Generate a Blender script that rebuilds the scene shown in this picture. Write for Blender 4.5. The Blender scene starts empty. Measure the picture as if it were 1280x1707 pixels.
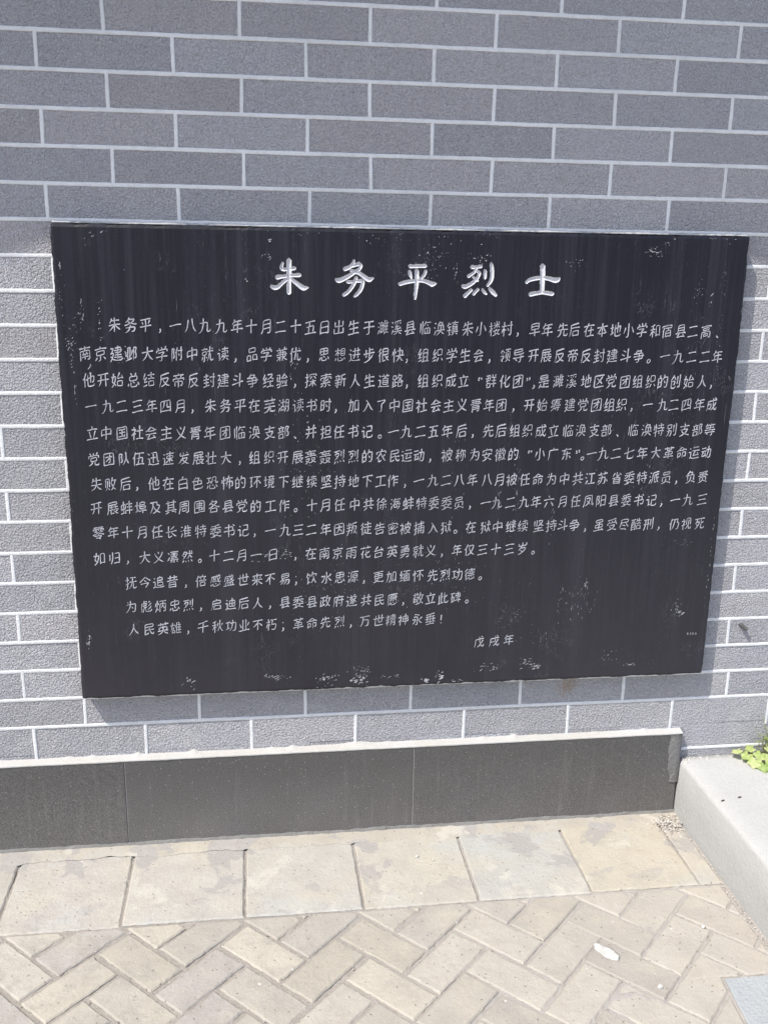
import bpy, bmesh, math, random
import numpy as np
from mathutils import Vector, Matrix, noise
random.seed(7)
sc = bpy.context.scene
col = sc.collection
CAM = {'loc': (0.3894122200322769,-2.0382281787439336,1.3432979367182407),'R': [[0.9913422403915816,-0.1302140268910933,0.01687808093965156],[-0.01802400560879418,-0.2622784556783353,-0.9648238942464069],[0.13006036151423672,0.9561664702800414,-0.26235469020963376]],'f': 1618.4558591078492}
# ---------------------------------------------------------------- camera
cd = bpy.data.cameras.new('camera'); cam = bpy.data.objects.new('camera', cd); col.objects.link(cam)
r_, d_, f_ = [Vector(v) for v in CAM['R']]
m = Matrix((r_, -d_, -f_)).transposed().to_4x4()
m.translation = Vector(CAM['loc'])
cam.matrix_world = m
cd.sensor_fit = 'VERTICAL'; cd.sensor_height = 36.0
cd.lens = CAM['f'] / 1707 * 36
cd.clip_start = .02; cd.clip_end = 500
sc.camera = cam
# ---------------------------------------------------------------- light
SUN = Vector((1.4, 1.0, -2.7)).normalized()           # direction the light travels
w = bpy.data.worlds.new('World'); sc.world = w; w.use_nodes = True
nt = w.node_tree; bg = nt.nodes['Background']
sky = nt.nodes.new('ShaderNodeTexSky'); sky.sky_type = 'NISHITA'; sky.sun_disc = False
to_sun = -SUN
sky.sun_elevation = math.asin(to_sun.z)
sky.sun_rotation = math.atan2(to_sun.x, to_sun.y)
sky.air_density = 1.0; sky.dust_density = 2.0; sky.ozone_density = 1.0
nt.links.new(sky.outputs[0], bg.inputs[0]); bg.inputs[1].default_value = .12
sd = bpy.data.lights.new('sun', 'SUN'); sd.energy = 2.6; sd.angle = math.radians(.53); sd.color = (1, .955, .88)
so = bpy.data.objects.new('sun', sd); col.objects.link(so)
so.rotation_euler = SUN.to_track_quat('-Z', 'Y').to_euler(); so.location = (-3, -4, 6)
sc.view_settings.view_transform = 'Standard'; sc.view_settings.look = 'None'
sc.cycles.use_denoising = True
sc.cycles.denoiser = 'OPENIMAGEDENOISE'; sc.cycles.denoising_input_passes = 'RGB_ALBEDO_NORMAL'; sc.cycles.denoising_prefilter = 'ACCURATE'
sc.view_settings.exposure = 1.1; sc.view_settings.gamma = 1

# ---------------------------------------------------------------- helpers
def tag(o, label=None, cat=None, group=None, kind=None):
    if label: o['label'] = label
    if cat: o['category'] = cat
    if group: o['group'] = group
    if kind: o['kind'] = kind
    return o
def empty(name, loc):
    o = bpy.data.objects.new(name, None); col.objects.link(o); o.location = loc; o.empty_display_size = .05
    return o
def link(name, me, mat, parent=None, smooth=False):
    o = bpy.data.objects.new(name, me); col.objects.link(o)
    if mat: me.materials.append(mat)
    if parent:
        o.parent = parent
        o.location = -Vector(parent.location)      # meshes are built in metres of the whole place
    if smooth:
        for p in me.polygons: p.use_smooth = True
    return o
def from_bm(name, bm, mat, parent=None, smooth=False):
    me = bpy.data.meshes.new(name); bm.normal_update(); bm.to_mesh(me); bm.free()
    return link(name, me, mat, parent, smooth)
def from_py(name, vs, fs, mat, parent=None, smooth=False):
    me = bpy.data.meshes.new(name); me.from_pydata(vs, [], fs); me.update()
    return link(name, me, mat, parent, smooth)
def n2(x, y=0, z=0): return noise.noise(Vector((x, y, z)))

class NT:
    """small helper to write node materials"""
    def __init__(s, name):
        s.mat = bpy.data.materials.new(name); s.mat.use_nodes = True
        s.t = s.mat.node_tree; s.b = s.t.nodes['Principled BSDF']
        tc = s.t.nodes.new('ShaderNodeTexCoord'); s.co = tc.outputs['Object']
    def n(s, typ, **kw):
        nd = s.t.nodes.new(typ)
        for k, v in kw.items():
            if k.startswith('i_'):
                nm = k[2:].replace('_', ' ')
                s.put(nd.inputs[int(nm)] if nm.isdigit() else nd.inputs[nm], v)
            else: setattr(nd, k, v)
        return nd
    def put(s, sock, v):
        if isinstance(v, bpy.types.NodeSocket): s.t.links.new(v, sock)
        else:
            if isinstance(v, tuple) and len(v) == 3 and sock.type == 'RGBA': v = (*v, 1)
            sock.default_value = v
    def scale(s, xyz, loc=(0, 0, 0)):
        mp = s.n('ShaderNodeMapping'); s.put(mp.inputs[0], s.co); mp.inputs['Scale'].default_value = xyz; mp.inputs['Location'].default_value = loc
        return mp.outputs[0]
    def noise(s, sc_, detail=2, rough=.5, co=None, dist=0):
        nd = s.n('ShaderNodeTexNoise'); s.put(nd.inputs['Vector'], co or s.co)
        nd.inputs['Scale'].default_value = sc_; nd.inputs['Detail'].default_value = detail
        nd.inputs['Roughness'].default_value = rough; nd.inputs['Distortion'].default_value = dist
        return nd.outputs['Fac']
    def ramp(s, fac, a, b, va=0., vb=1.):
        nd = s.n('ShaderNodeMapRange'); s.put(nd.inputs[0], fac)
        for i, v in ((1, a), (2, b), (3, va), (4, vb)): nd.inputs[i].default_value = v
        return nd.outputs[0]
    def math(s, op, a, b=0.):
        nd = s.n('ShaderNodeMath', operation=op); s.put(nd.inputs[0], a); s.put(nd.inputs[1], b); return nd.outputs[0]
    def mix(s, f, a, b, mode='MIX'):
        nd = s.n('ShaderNodeMix', data_type='RGBA', blend_type=mode)
        s.put(nd.inputs[0], f); s.put(nd.inputs[6], a); s.put(nd.inputs[7], b); return nd.outputs[2]
    def attr(s, name):
        return s.n('ShaderNodeAttribute', attribute_name=name).outputs
    def bump(s, h, dist, strength=1., prev=None):
        nd = s.n('ShaderNodeBump'); s.put(nd.inputs['Height'], h); nd.inputs['Distance'].default_value = dist
        nd.inputs['Strength'].default_value = strength
        if prev: s.put(nd.inputs['Normal'], prev)
        return nd.outputs[0]
    def voronoi(s, sc_, feature='F1', co=None):
        nd = s.n('ShaderNodeTexVoronoi', feature=feature); s.put(nd.inputs['Vector'], co or s.co); nd.inputs['Scale'].default_value = sc_
        return nd.outputs
    def done(s, colr, rough, normal=None, spec=.5):
        s.put(s.b.inputs['Base Color'], colr); s.put(s.b.inputs['Roughness'], rough)
        s.b.inputs['Specular IOR Level'].default_value = spec
        if normal: s.put(s.b.inputs['Normal'], normal)
        return s.mat

def set_tint(me, cols_per_face):
    a = me.attributes.new('tint', 'FLOAT_COLOR', 'FACE')
    a.data.foreach_set('color', np.array([(*c, 1) for c in cols_per_face], 'f').ravel())

# ---------------------------------------------------------------- materials
def mat_brick():
    k = NT('grey_brick_tile')
    base = k.attr('tint')['Color']
    f1 = k.noise(900, 2, .7); f2 = k.noise(330, 2, .6); f3 = k.noise(9, 3, .6)
    c = k.mix(k.ramp(f1, .33, .67), k.mix(1., base, (.78, .78, .79), 'MULTIPLY'), k.mix(1., base, (1.2, 1.2, 1.19), 'MULTIPLY'))
    c = k.mix(k.ramp(f2, .36, .64, 0, .5), c, k.mix(1., c, (.66, .665, .69), 'MULTIPLY'))
    c = k.mix(k.ramp(f3, .45, .8, 0, .3), c, (.47, .465, .47))
    wash = k.ramp(k.noise(6, 5, .7, k.scale((1, 1, 1.6), (2, 0, 4)), .5), .52, .68, 0, .5)
    sepw = k.n('ShaderNodeSeparateXYZ'); k.put(sepw.inputs[0], k.co)
    c = k.mix(k.math('MULTIPLY', wash, k.ramp(sepw.outputs['Z'], .3, 1.3, 1, .25)), c, (.52, .51, .51))
    # one small rust stain under the tablet
    mp = k.n('ShaderNodeVectorMath', operation='DISTANCE'); k.put(mp.inputs[0], k.co); mp.inputs[1].default_value = (1.112, 0, .352)
    rust = k.math('MULTIPLY', k.ramp(k.math('ADD', mp.outputs['Value'], k.ramp(k.noise(90, 3), .3, .7, -.02, .02)), .006, .03, 1, 0), .55)
    c = k.mix(rust, c, (.36, .25, .15))
    h1 = k.noise(225, 2, .6, dist=.35); h2 = k.noise(620, 2, .6)
    nrm = k.bump(h1, .0105, 1.); nrm = k.bump(h2, .0016, .7, nrm)
    return k.done(c, .85, nrm, .3)
def mat_mortar(name='white_pointing', colr=(.66, .665, .675), dirt=.35):
    k = NT(name)
    c = k.mix(k.ramp(k.noise(60, 4, .7), .45, .75, 0, dirt), colr, (.38, .38, .38))
    c = k.mix(k.ramp(k.noise(5, 3, .6), .45, .7, 0, dirt * 1.2), c, (.45, .45, .455))
    c = k.mix(k.ramp(k.noise(500, 2, .6), .5, .75, 0, .25), c, (.45, .45, .45))
    return k.done(c, .8, k.bump(k.noise(300, 3, .6), .002, .7), .3)
def mat_cement(name, colr, dark=(.2, .2, .2), sc_=14, bmp=1.):
    k = NT(name)
    c = k.mix(k.ramp(k.noise(sc_, 5, .65), .35, .75, 0, .5), colr, dark)
    c = k.mix(k.ramp(k.noise(420, 2, .7), .3, .7, 0, .35), c, k.mix(1., c, (.65, .65, .65), 'MULTIPLY'))
    return k.done(c, .9, k.bump(k.noise(120, 5, .65), .006 * bmp, .8), .25)
def mat_tablet():
    k = NT('black_painted_stone')
    blot = k.noise(3.2, 4, .6)
    c = k.mix(k.ramp(blot, .3, .7), (.0042, .0044, .0092), (.0080, .0080, .0142))
    st = k.noise(1, 3, .65, k.scale((190, 190, 3.2)))                      # brushed vertical streaks
    c = k.mix(k.ramp(st, .5, .8, 0, .55), c, (.022, .0215, .031))
    st2 = k.noise(1, 2, .6, k.scale((55, 55, 1.3), (3, 0, 7)))
    c = k.mix(k.ramp(st2, .52, .78, 0, .4), c, (.026, .025, .037))
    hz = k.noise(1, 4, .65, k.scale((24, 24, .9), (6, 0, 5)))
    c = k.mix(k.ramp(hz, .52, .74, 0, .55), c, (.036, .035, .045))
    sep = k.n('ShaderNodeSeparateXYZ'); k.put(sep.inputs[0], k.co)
    dust_sheen = k.math('MULTIPLY', k.ramp(sep.outputs['Z'], .38, 1.15, .85, .0), k.ramp(k.noise(3.7, 4, .6, k.scale((1, 1, .6), (8, 0, 2))), .2, .75, .45, 1.))
    c = k.mix(dust_sheen, c, (.036, .033, .040))      # ground reflection painted in, paler toward the bottom, plus a chalky film
    # worn, chalky flecks through the paint
    area = k.ramp(k.noise(5, 3, .6, k.scale((1, 1, .8), (11, 0, 3))), .5, .72)
    fl = k.ramp(k.noise(1, 3, .8, k.scale((330, 330, 150))), .66, .73)
    c = k.mix(k.math('MULTIPLY', k.math('MULTIPLY', area, fl), .7), c, (.3, .3, .32))
    sl = k.ramp(k.noise(1, 3, .7, k.scale((560, 560, 14), (5, 0, 1))), .68, .76)
    area2 = k.ramp(k.noise(3.1, 2, .6, k.scale((1, 1, 1), (4, 0, 9))), .47, .62)
    c = k.mix(k.math('MULTIPLY', k.math('MULTIPLY', area2, sl), .6), c, (.3, .3, .32))
    sq = k.ramp(k.math('ABSOLUTE', k.math('SUBTRACT', k.noise(1, 3, .6, k.scale((60, 60, 26), (3, 0, 8)), .8), .5)), .004, .012, 1, 0)
    c = k.mix(k.math('MULTIPLY', k.math('MULTIPLY', sq, k.ramp(k.noise(9, 2, .6, k.scale((1, 1, 1), (1, 0, 6))), .6, .75)), .28), c, (.26, .26, .28))
    rough = k.ramp(k.noise(40, 4, .7), .3, .7, .42, .58)
    nrm = k.bump(st, .0006, .5); nrm = k.bump(k.noise(160, 3, .6), .0008, .5, nrm)
    return k.done(c, rough, nrm, .28)
def mat_letter(name, a, b):
    k = NT(name)
    c = k.mix(k.ramp(k.noise(120, 4, .7), .42, .7, 0, .85), a, b)
    c = k.mix(k.ramp(k.noise(7, 3, .6), .5, .8, 0, .5), c, b)
    return k.done(c, .75, k.bump(k.noise(500, 2), .0008, .6), .3)
def mat_granite():
    k = NT('dark_granite')
    a = k.noise(520, 2, .7); b = k.noise(240, 2, .6); d = k.noise(6, 4, .6)
    c = k.mix(k.ramp(a, .38, .64), (.04, .0385, .0375), (.125, .12, .116))
    c = k.mix(k.ramp(b, .62, .75, 0, .5), c, (.2, .195, .19))
    # paler mottling, stronger toward the pavement
    sep = k.n('ShaderNodeSeparateXYZ'); k.put(sep.inputs[0], k.co)
    du = k.math('MULTIPLY', k.ramp(sep.outputs['Z'], .0, .18, .6, .0), k.ramp(d, .25, .7, .3, 1.))
    c = k.mix(du, c, k.mix(k.ramp(a, .35, .65), (.09, .084, .08), (.27, .25, .24)))
    drip = k.ramp(k.noise(1, 4, .7, k.scale((70, 70, 4), (2, 0, 3))), .56, .76, 0, .5)
    c = k.mix(k.math('MULTIPLY', drip, k.ramp(sep.outputs['Z'], .02, .22, .9, .25)), c, (.2, .19, .18))
    spl = k.voronoi(120); sm = k.math('MULTIPLY', k.ramp(spl['Distance'], .12, .2, 1, 0), k.ramp(spl['Color'], .8, .84))
    c = k.mix(k.math('MULTIPLY', sm, .5), c, (.34, .33, .31))
    return k.done(c, k.ramp(d, .3, .7, .42, .6), k.bump(a, .0008, .6), .45)
def mat_paver(name, patch=False):
    k = NT(name)
    base = k.mix(1., k.attr('tint')['Color'], (.955, .945, .918), 'MULTIPLY')
    c = k.mix(k.ramp(k.noise(16, 5, .65), .35, .7, 0, .55), base, k.mix(1., base, (.82, .795, .785), 'MULTIPLY'))
    c = k.mix(k.ramp(k.noise(7, 3, .6, k.scale((1, 1, 1), (3, 5, 0))), .5, .72, 0, .6), c, (.45, .41, .335))
    if patch:                                                             # old cement smeared over the slabs
        sp = k.ramp(k.noise(9, 5, .6, k.scale((1, 1, 1), (1.3, 2.2, 0)), .3), .55, .585, 0, .75)
        sepy = k.n('ShaderNodeSeparateXYZ'); k.put(sepy.inputs[0], k.co)
        c = k.mix(k.math('MULTIPLY', sp, k.ramp(sepy.outputs['Y'], -.3, -.16, .2, 1)), c, (.31, .295, .285))
        sp = k.ramp(k.noise(8, 4, .6, k.scale((1, 1, 1), (7, 1, 2)), .3), .58, .63, 0, .6)
        c = k.mix(sp, c, (.5, .475, .42))
        sp = k.ramp(k.noise(5, 4, .6, k.scale((1, 1, 1), (2, 9, 2)), .3), .55, .68, 0, .6)
        c = k.mix(sp, c, (.40, .41, .40))
    sep = k.n('ShaderNodeSeparateXYZ'); k.put(sep.inputs[0], k.co)                # trodden-in dirt, mostly at the left
    dirt = k.math('MULTIPLY', k.ramp(sep.outputs['X'], -.1, 1.0, .8, .3), k.ramp(k.noise(13, 7, .75, k.scale((1, 1, 1), (5, 3, 1)), .4), .47, .64))
    dirt = k.math('MULTIPLY', dirt, k.ramp(sep.outputs['Y'], -.33, -.2, 1, .35))
    c = k.mix(dirt, c, (.29, .27, .24))
    fine = k.noise(380, 3, .7)
    c = k.mix(k.ramp(fine, .3, .7, 0, .5), c, k.mix(1., c, (.76, .755, .75), 'MULTIPLY'))
    pit = k.voronoi(75)
    pm = k.math('MULTIPLY', k.ramp(pit['Distance'], .1, .16, 1, 0), k.ramp(pit['Color'], .55, .6))
    c = k.mix(k.math('MULTIPLY', pm, .75), c, (.13, .115, .1))
    spot = k.voronoi(31); sm = k.math('MULTIPLY', k.ramp(spot['Distance'], .07, .1, 1, 0), k.ramp(spot['Color'], .72, .75))
    c = k.mix(k.math('MULTIPLY', sm, .8), c, (.55, .53, .5))
    h = k.noise(90, 5, .7)
    nrm = k.bump(h, .005, .55); nrm = k.bump(k.math('SUBTRACT', fine, k.math('MULTIPLY', pm, .8)), .0012, .6, nrm)
    return k.done(c, .9, nrm, .25)
def mat_sand():
    k = NT('joint_sand')
    c = k.mix(k.ramp(k.noise(300, 4, .75), .3, .7), (.22, .2, .18), (.42, .385, .345))
    c = k.mix(k.ramp(k.noise(22, 4, .6), .4, .7, 0, .8), c, (.3, .275, .245))
    sep = k.n('ShaderNodeSeparateXYZ'); k.put(sep.inputs[0], k.co)
    c = k.mix(k.ramp(sep.outputs['X'], .45, .95, 0, .85), c, (.38, .355, .33))    # finer pale silt fills the joints on this side
    return k.done(c, .95, k.bump(k.noise(260, 4, .7), .005, .8), .2)
def mat_plain(name, colr, var=.25, rough=.8, sc_=120):
    k = NT(name)
    c = k.mix(k.ramp(k.noise(sc_, 4, .7), .3, .7), tuple(x * (1 - var) for x in colr), tuple(x * (1 + var) for x in colr))
    return k.done(c, rough, k.bump(k.noise(sc_ * 3, 3), .001, .5), .3)
def mat_leaf(name, a, b):
    k = NT(name)
    c = k.mix(k.ramp(k.noise(70, 3, .6), .35, .65), a, b)
    m_ = k.done(c, .5, k.bump(k.noise(190, 3), .002, .5), .4)
    tr = k.n('ShaderNodeBsdfTranslucent'); k.put(tr.inputs[0], c)
    mx = k.n('ShaderNodeMixShader'); mx.inputs[0].default_value = .3
    k.t.links.new(k.b.outputs[0], mx.inputs[1]); k.t.links.new(tr.outputs[0], mx.inputs[2])
    k.t.links.new(mx.outputs[0], k.t.nodes['Material Output'].inputs[0])
    return m_
M_brick = mat_brick(); M_mortar = mat_mortar(); M_cream = mat_mortar('ledge_mortar', (.40, .385, .355), .5)
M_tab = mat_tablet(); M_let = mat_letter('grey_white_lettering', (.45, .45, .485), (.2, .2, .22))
M_head = mat_letter('heading_paint', (.56, .56, .585), (.42, .42, .45)); M_scuff = mat_letter('chalky_scuffs', (.4, .4, .42), (.2, .2, .21))
M_gran = mat_granite(); M_cem = mat_cement('grey_cement', (.36, .355, .35)); M_cemd = mat_cement('dark_cement', (.2, .195, .185), (.1, .1, .095), 30)
M_step = mat_cement('step_concrete', (.43, .43, .42), (.37, .365, .35), 9, .5)
M_blue = mat_cement('blue_grey_concrete', (.36, .385, .4), (.3, .31, .32), 12)
M_slab = mat_paver('slab_concrete', True); M_pav = mat_paver('paver_concrete'); M_sand = mat_sand()
M_eave = mat_plain('eave_tile', (.17, .17, .18)); M_white = mat_plain('white_plaster', (.46, .455, .43), .25, .9, 45)

# ---------------------------------------------------------------- ground
Z_SLAB = 0.0
g = from_py('ground', [(-60, -60, -.012), (60, -60, -.012), (60, 60, -.012), (-60, 60, -.012)], [(0, 1, 2, 3)], M_sand)
tag(g, kind='structure')
# finer sheet of joint sand, uneven, under the pavers
vs, fs = [], []
nx, ny = 420, 240
for j in range(ny + 1):
    for i in range(nx + 1):
        x = -1.2 + 2.61 * i / nx; y = -1.5 + 1.49 * j / ny
        zz = -.0046 + .0016 * n2(x * 14, y * 14) + .0022 * n2(x * 60, y * 60, 3)
        zz += .0008 * min(1, max(0, (x - .5) / .6))                        # the right half is filled nearly flush
        vs.append((x, y, zz))
for j in range(ny):
    for i in range(nx):
        a = j * (nx + 1) + i; fs.append((a, a + 1, a + nx + 2, a + nx + 1))
tag(from_py('sand', vs, fs, M_sand, smooth=True), kind='structure')

CORNER = [(1.2625, -.5715), (1.2525, -.69)]
def clip(bm, co, no):
    geom = bm.verts[:] + bm.edges[:] + bm.faces[:]
    r = bmesh.ops.bisect_plane(bm, geom=geom, plane_co=co, plane_no=no, clear_outer=True)
def slab_bm(poly, top, thick, bev, clips=(), tilt=(0, 0)):
    bm = bmesh.new()
    f = bm.faces.new([bm.verts.new((x, y, 0)) for x, y in poly])
    for co, no in clips: clip(bm, co, no)
    if not bm.faces: bm.free(); return None
    bmesh.ops.remove_doubles(bm, verts=bm.verts, dist=.0008)
    bm.faces.ensure_lookup_table()
    if not bm.faces or bm.faces[0].calc_area() < 3e-5: bm.free(); return None
    f = bm.faces[0]
    if f.normal.z < 0: f.normal_flip()
    # ragged outline
    for rep in range(5):
        es = [e for e in bm.edges if e.calc_length() > .009]
        if es: bmesh.ops.subdivide_edges(bm, edges=es, cuts=1)
    for v in bm.verts:
        q_ = v.co.copy()
        for fr, am in ((45, .0010), (140, .0012), (330, .0008)):
            v.co.x += am * n2(q_.x * fr, q_.y * fr, top * 900); v.co.y += am * n2(q_.x * fr + 50, q_.y * fr, top * 900)
    r = bmesh.ops.extrude_face_region(bm, geom=bm.faces[:])
    up = [v for v in r['geom'] if isinstance(v, bmesh.types.BMVert)]
    cx = sum(v.co.x for v in up) / len(up); cy = sum(v.co.y for v in up) / len(up)
    for v in bm.verts:
        v.co.z = top - thick
    for v in up:
        v.co.z = top + tilt[0] * (v.co.x - cx) + tilt[1] * (v.co.y - cy) - bev
    tf = [f for f in bm.faces if all(v in set(up) for v in f.verts)]
    r = bmesh.ops.inset_region(bm, faces=tf, thickness=bev * 1.2, depth=0, use_even_offset=True)
    inner = {v for f in tf for v in f.verts}
    for v in inner: v.co.z += bev
    for v in {v for f in r['faces'] for v in f.verts} - inner: v.co.z -= bev * (.5 * n2(v.co.x * 60, v.co.y * 60, 9) + .35 * n2(v.co.x * 190, v.co.y * 190, 4))
    bmesh.ops.recalc_face_normals(bm, faces=bm.faces)
    return bm
def join(bms_cols, name, mat):
    me_all = bpy.data.meshes.new(name); big = bmesh.new(); cols = []
    for b, c in bms_cols:
        tmp = bpy.data.meshes.new('t'); n0 = len(b.faces); b.to_mesh(tmp); b.free()
        big.from_mesh(tmp); bpy.data.meshes.remove(tmp); cols += [c] * n0
    big.to_mesh(me_all); big.free(); set_tint(me_all, cols)
    return link(name, me_all, mat)

# the row of square slabs along the foot of the wall
xs = [-.9005, -.6505, -.3985, -.148, .100, .351, .5995, .848, 1.0985, 1.345, 1.3985]
tints = [(.42, .40, .36), (.42, .40, .36), (.42, .40, .365), (.435, .415, .385), (.445, .43, .4), (.435, .423, .395), (.45, .43, .383), (.43, .425, .4), (.455, .425, .36), (.44, .415, .37)]
lst = []
for i in range(len(xs) - 1):
    gp = .0028 if i < 8 else .002
    j1, j2 = random.uniform(-.001, .001), random.uniform(-.001, .001)
    y0 = -.2955 + random.uniform(-.0015, .0015)
    b = slab_bm([(xs[i] + gp + j1, y0), (xs[i + 1] - gp + j2, y0 + random.uniform(-.001, .001)), (xs[i + 1] - gp, -.052), (xs[i] + gp, -.052)], Z_SLAB + random.uniform(-.0015, .0015), .03, .0028, tilt=(random.uniform(-.006, .006), random.uniform(-.006, .006)))
    lst.append((b, tints[i]))
o = join(lst, 'slab_path', M_slab); tag(o, kind='structure')

# 45 degree herringbone pavers, clipped against the slabs, the step and the corner slab
Wm, s2 = .0832, math.sqrt(.5)
def uv(u, v): return ((u - v) * s2, (u + v) * s2)
lst = []
pal = [(.415, .392, .35), (.405, .383, .345), (.43, .403, .352), (.395, .375, .345), (.385, .366, .345), (.41, .389, .352), (.42, .395, .357)]
gp = .0044
for a in range(-14, 15):
    for b_ in range(-26, 27):
        for typ in (0, 1):
            u0 = -.055 + .0832 * (2 * a + b_); v0 = -.643 + .0845 * (-2 * a + b_)
            if typ == 0: du, dv = .0832, .169
            else: v0 -= .0845; du, dv = .1664, .0845
            ctr = uv(u0 + du / 2, v0 + dv / 2)
            if not (-1.15 < ctr[0] < 1.5 and -1.45 < ctr[1] < -.2): continue
            rnd = random.Random(a * 1000 + b_ * 10 + typ)
            gg = gp - .0021 * min(1, max(0, (ctr[0] - .6) / .5))
            q = [uv(u0 + gg, v0 + gg), uv(u0 + du - gg, v0 + gg), uv(u0 + du - gg, v0 + dv - gg), uv(u0 + gg, v0 + dv - gg)]
            jx, jy, ja = rnd.uniform(-.0015, .0015), rnd.uniform(-.0015, .0015), rnd.uniform(-.012, .012)
            q = [(ctr[0] + (x - ctr[0]) * math.cos(ja) - (y - ctr[1]) * math.sin(ja) + jx, ctr[1] + (x - ctr[0]) * math.sin(ja) + (y - ctr[1]) * math.cos(ja) + jy) for x, y in q]
            cl = [((0, -.302, 0), (0, 1, 0)), ((1.388, 0, 0), (1, 0, 0))]
            tint = pal[rnd.randrange(len(pal))]; f = rnd.uniform(.9, 1.08)
            if ctr[0] > .75: tint = tuple(t * .5 + u * .5 for t, u in zip(tint, (.41, .385, .355)))
            tint = tuple(t * f for t in tint)
            top = -.001 + rnd.uniform(-.0013, .0013); tl = (rnd.uniform(-.012, .012), rnd.uniform(-.012, .012))
            xmax = max(x for x, y in q); ymin = min(y for x, y in q)
            groups = [cl]
            if xmax > 1.24 and ymin < -.565:                                # cut round the corner slab in two pieces
                e = Vector((1.2615, -.5755, 0)); dirv = Vector((1.2525 - 1.2625, -.69 + .5715, 0)).normalized()
                nside = Vector((-dirv.y, dirv.x, 0))
                groups = [cl + [((0, -.5690, 0), (0, -1, 0))], cl + [((0, -.5690, 0), (0, 1, 0)), (Vector((1.2585, -.5715, 0)), Vector((1, -.085, 0)))]]
            for c_ in groups:
                b = slab_bm(q, top, .03, .0026, c_, tl)
                if b: lst.append((b, tint))
o = join(lst, 'herringbone_pavement', M_pav); tag(o, kind='structure')

# cement strip at the wall foot, behind the slabs
vs, fs = [], []
nx = 260
for i in range(nx + 1):
    x = -1.0 + 2.405 * i / nx
    e = .011 * n2(x * 9, 1) + .008 * n2(x * 35, 2) + .004 * n2(x * 110, 2)
    for y, z in ((-.062 + e, .0005), (-.057 + e, .0018 + .001 * n2(x * 30, 5)), (-.044, .0035 + .0012 * n2(x * 40, 6)), (-.031 + .004 * n2(x * 25, 8), .0040 + .0015 * n2(x * 50, 7)), (-.014, .0050)):
        vs.append((x, y, z))
for i in range(nx):
    for j in range(4):
        a = i * 5 + j; fs.append((a, a + 5, a + 6, a + 1))
o = from_py('cement_strip', vs, fs, M_slab, smooth=True); set_tint(o.data, [(.41, .385, .34)] * len(fs)); tag(o, kind='structure')

# ---------------------------------------------------------------- brick wall
wall = tag(empty('brick_wall', (.7, .1, 0)), 'tall grey brick wall with raised white mortar joints behind the black stone tablet', 'wall')
H = .0677; X0, X1 = -2.2, 3.4
ZTOP = 1.385                                                           # z of joint line 0 (top of the tablet)
JOINTS = {-6: [0.122,0.374,0.6244,0.8725,1.1225,1.376],-5: [-0.002,0.2482,0.4995,0.7504,0.9997,1.2486],-4: [0.1246,0.375,0.6251,0.8749,1.1249,1.3749],-3: [0.0001,0.2497,0.5019,0.7516,1.0004,1.2498],-2: [0.1262,0.3774,0.6281,0.8756,1.1261],-1: [-0.0016,0.2493,0.5056,0.7513,0.9994,1.2565],15: [0.2534,0.4932,0.7377,0.998,1.252,1.5151],16: [-0.1081,0.1322,0.3698,0.61,0.8648,1.1191,1.3796]}
vs, fs, tin = [], [], []
rowz = lambda k: ZTOP - k * H + .0004 * n2(k * 7.3, 2)
mv, mf = [], []
def strip(p0, p1, wd, seed, horizontal, hgt=.0012):
    L_ = (Vector(p1) - Vector(p0)).length; n_ = max(2, int(L_ / (.008 if horizontal else .006)))
    base = len(mv)
    for i in range(n_ + 1):
        t = i / n_; x = p0[0] + (p1[0] - p0[0]) * t; z = p0[1] + (p1[1] - p0[1]) * t
        a = wd / 2 * (1 + .16 * n2(x * 60, z * 60, seed) + .12 * n2(x * 9, z * 9, seed)); b = wd / 2 * (1 + .16 * n2(x * 60, z * 60, seed + 9.5) + .12 * n2(x * 9, z * 9, seed + 4))
        w_ = .0008 * n2(x * 4, z * 4, seed + 3)
        hh = hgt * (1 + .25 * n2(x * 40, z * 40, seed + 6))
        for off, y in ((-a, .003), (-a, -hh * .6), (-a * .55, -hh), (b * .55, -hh), (b, -hh * .6), (b, .003)):
            mv.append((x + (0 if horizontal else off + w_), y, z + (off + w_ if horizontal else 0)))
    for i in range(n_):
        for j in range(5):
            q = base + i * 6 + j; mf.append((q, q + 6, q + 7, q + 1) if not horizontal else (q, q + 1, q + 7, q + 6))
for k in range(-28, 21):
    zt, zb = rowz(k), rowz(k + 1)
    jo = list(JOINTS.get(k, []))
    if not jo: jo = [.25 * i + (.002 if k % 2 else .127) for i in range(0, 7)]
    while jo[0] > X0: jo.insert(0, jo[0] - .25)
    while jo[-1] < X1: jo.append(jo[-1] + .25)
    rnd = random.Random(k)
    for i in range(len(jo) - 1):
        y = rnd.uniform(-.0006, .0006); b = len(vs)
        vs += [(jo[i], y, zb), (jo[i + 1], y, zb), (jo[i + 1], y, zt), (jo[i], y, zt)]
        fs.append((b, b + 1, b + 2, b + 3))
        f = rnd.uniform(.9, 1.09); c = rnd.uniform(-.014, .014)
        tin.append((.44 * f + c * .5, .434 * f, .456 * f - c * .3))
    for x in (jo[1:-1] if k < 17 else ()):
        if (k in (-7,)) and rnd.random() < .0: continue
        strip((x + rnd.uniform(-.001, .001), zb if k != 16 else .223), (x + rnd.uniform(-.001, .001), zt), .0073, k * 1.7 + x, False)
    if k != 16: strip((X0, zb), (X1, zb), .0078, k * 3.1, True, .0014)    # the ledge takes the place of this joint
me = bpy.data.meshes.new('brick_facing'); me.from_pydata(vs, [], fs); set_tint(me, tin)
link('brick_facing', me, M_brick, wall)
from_py('mortar_joints', mv, mf, M_mortar, wall, True)
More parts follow.
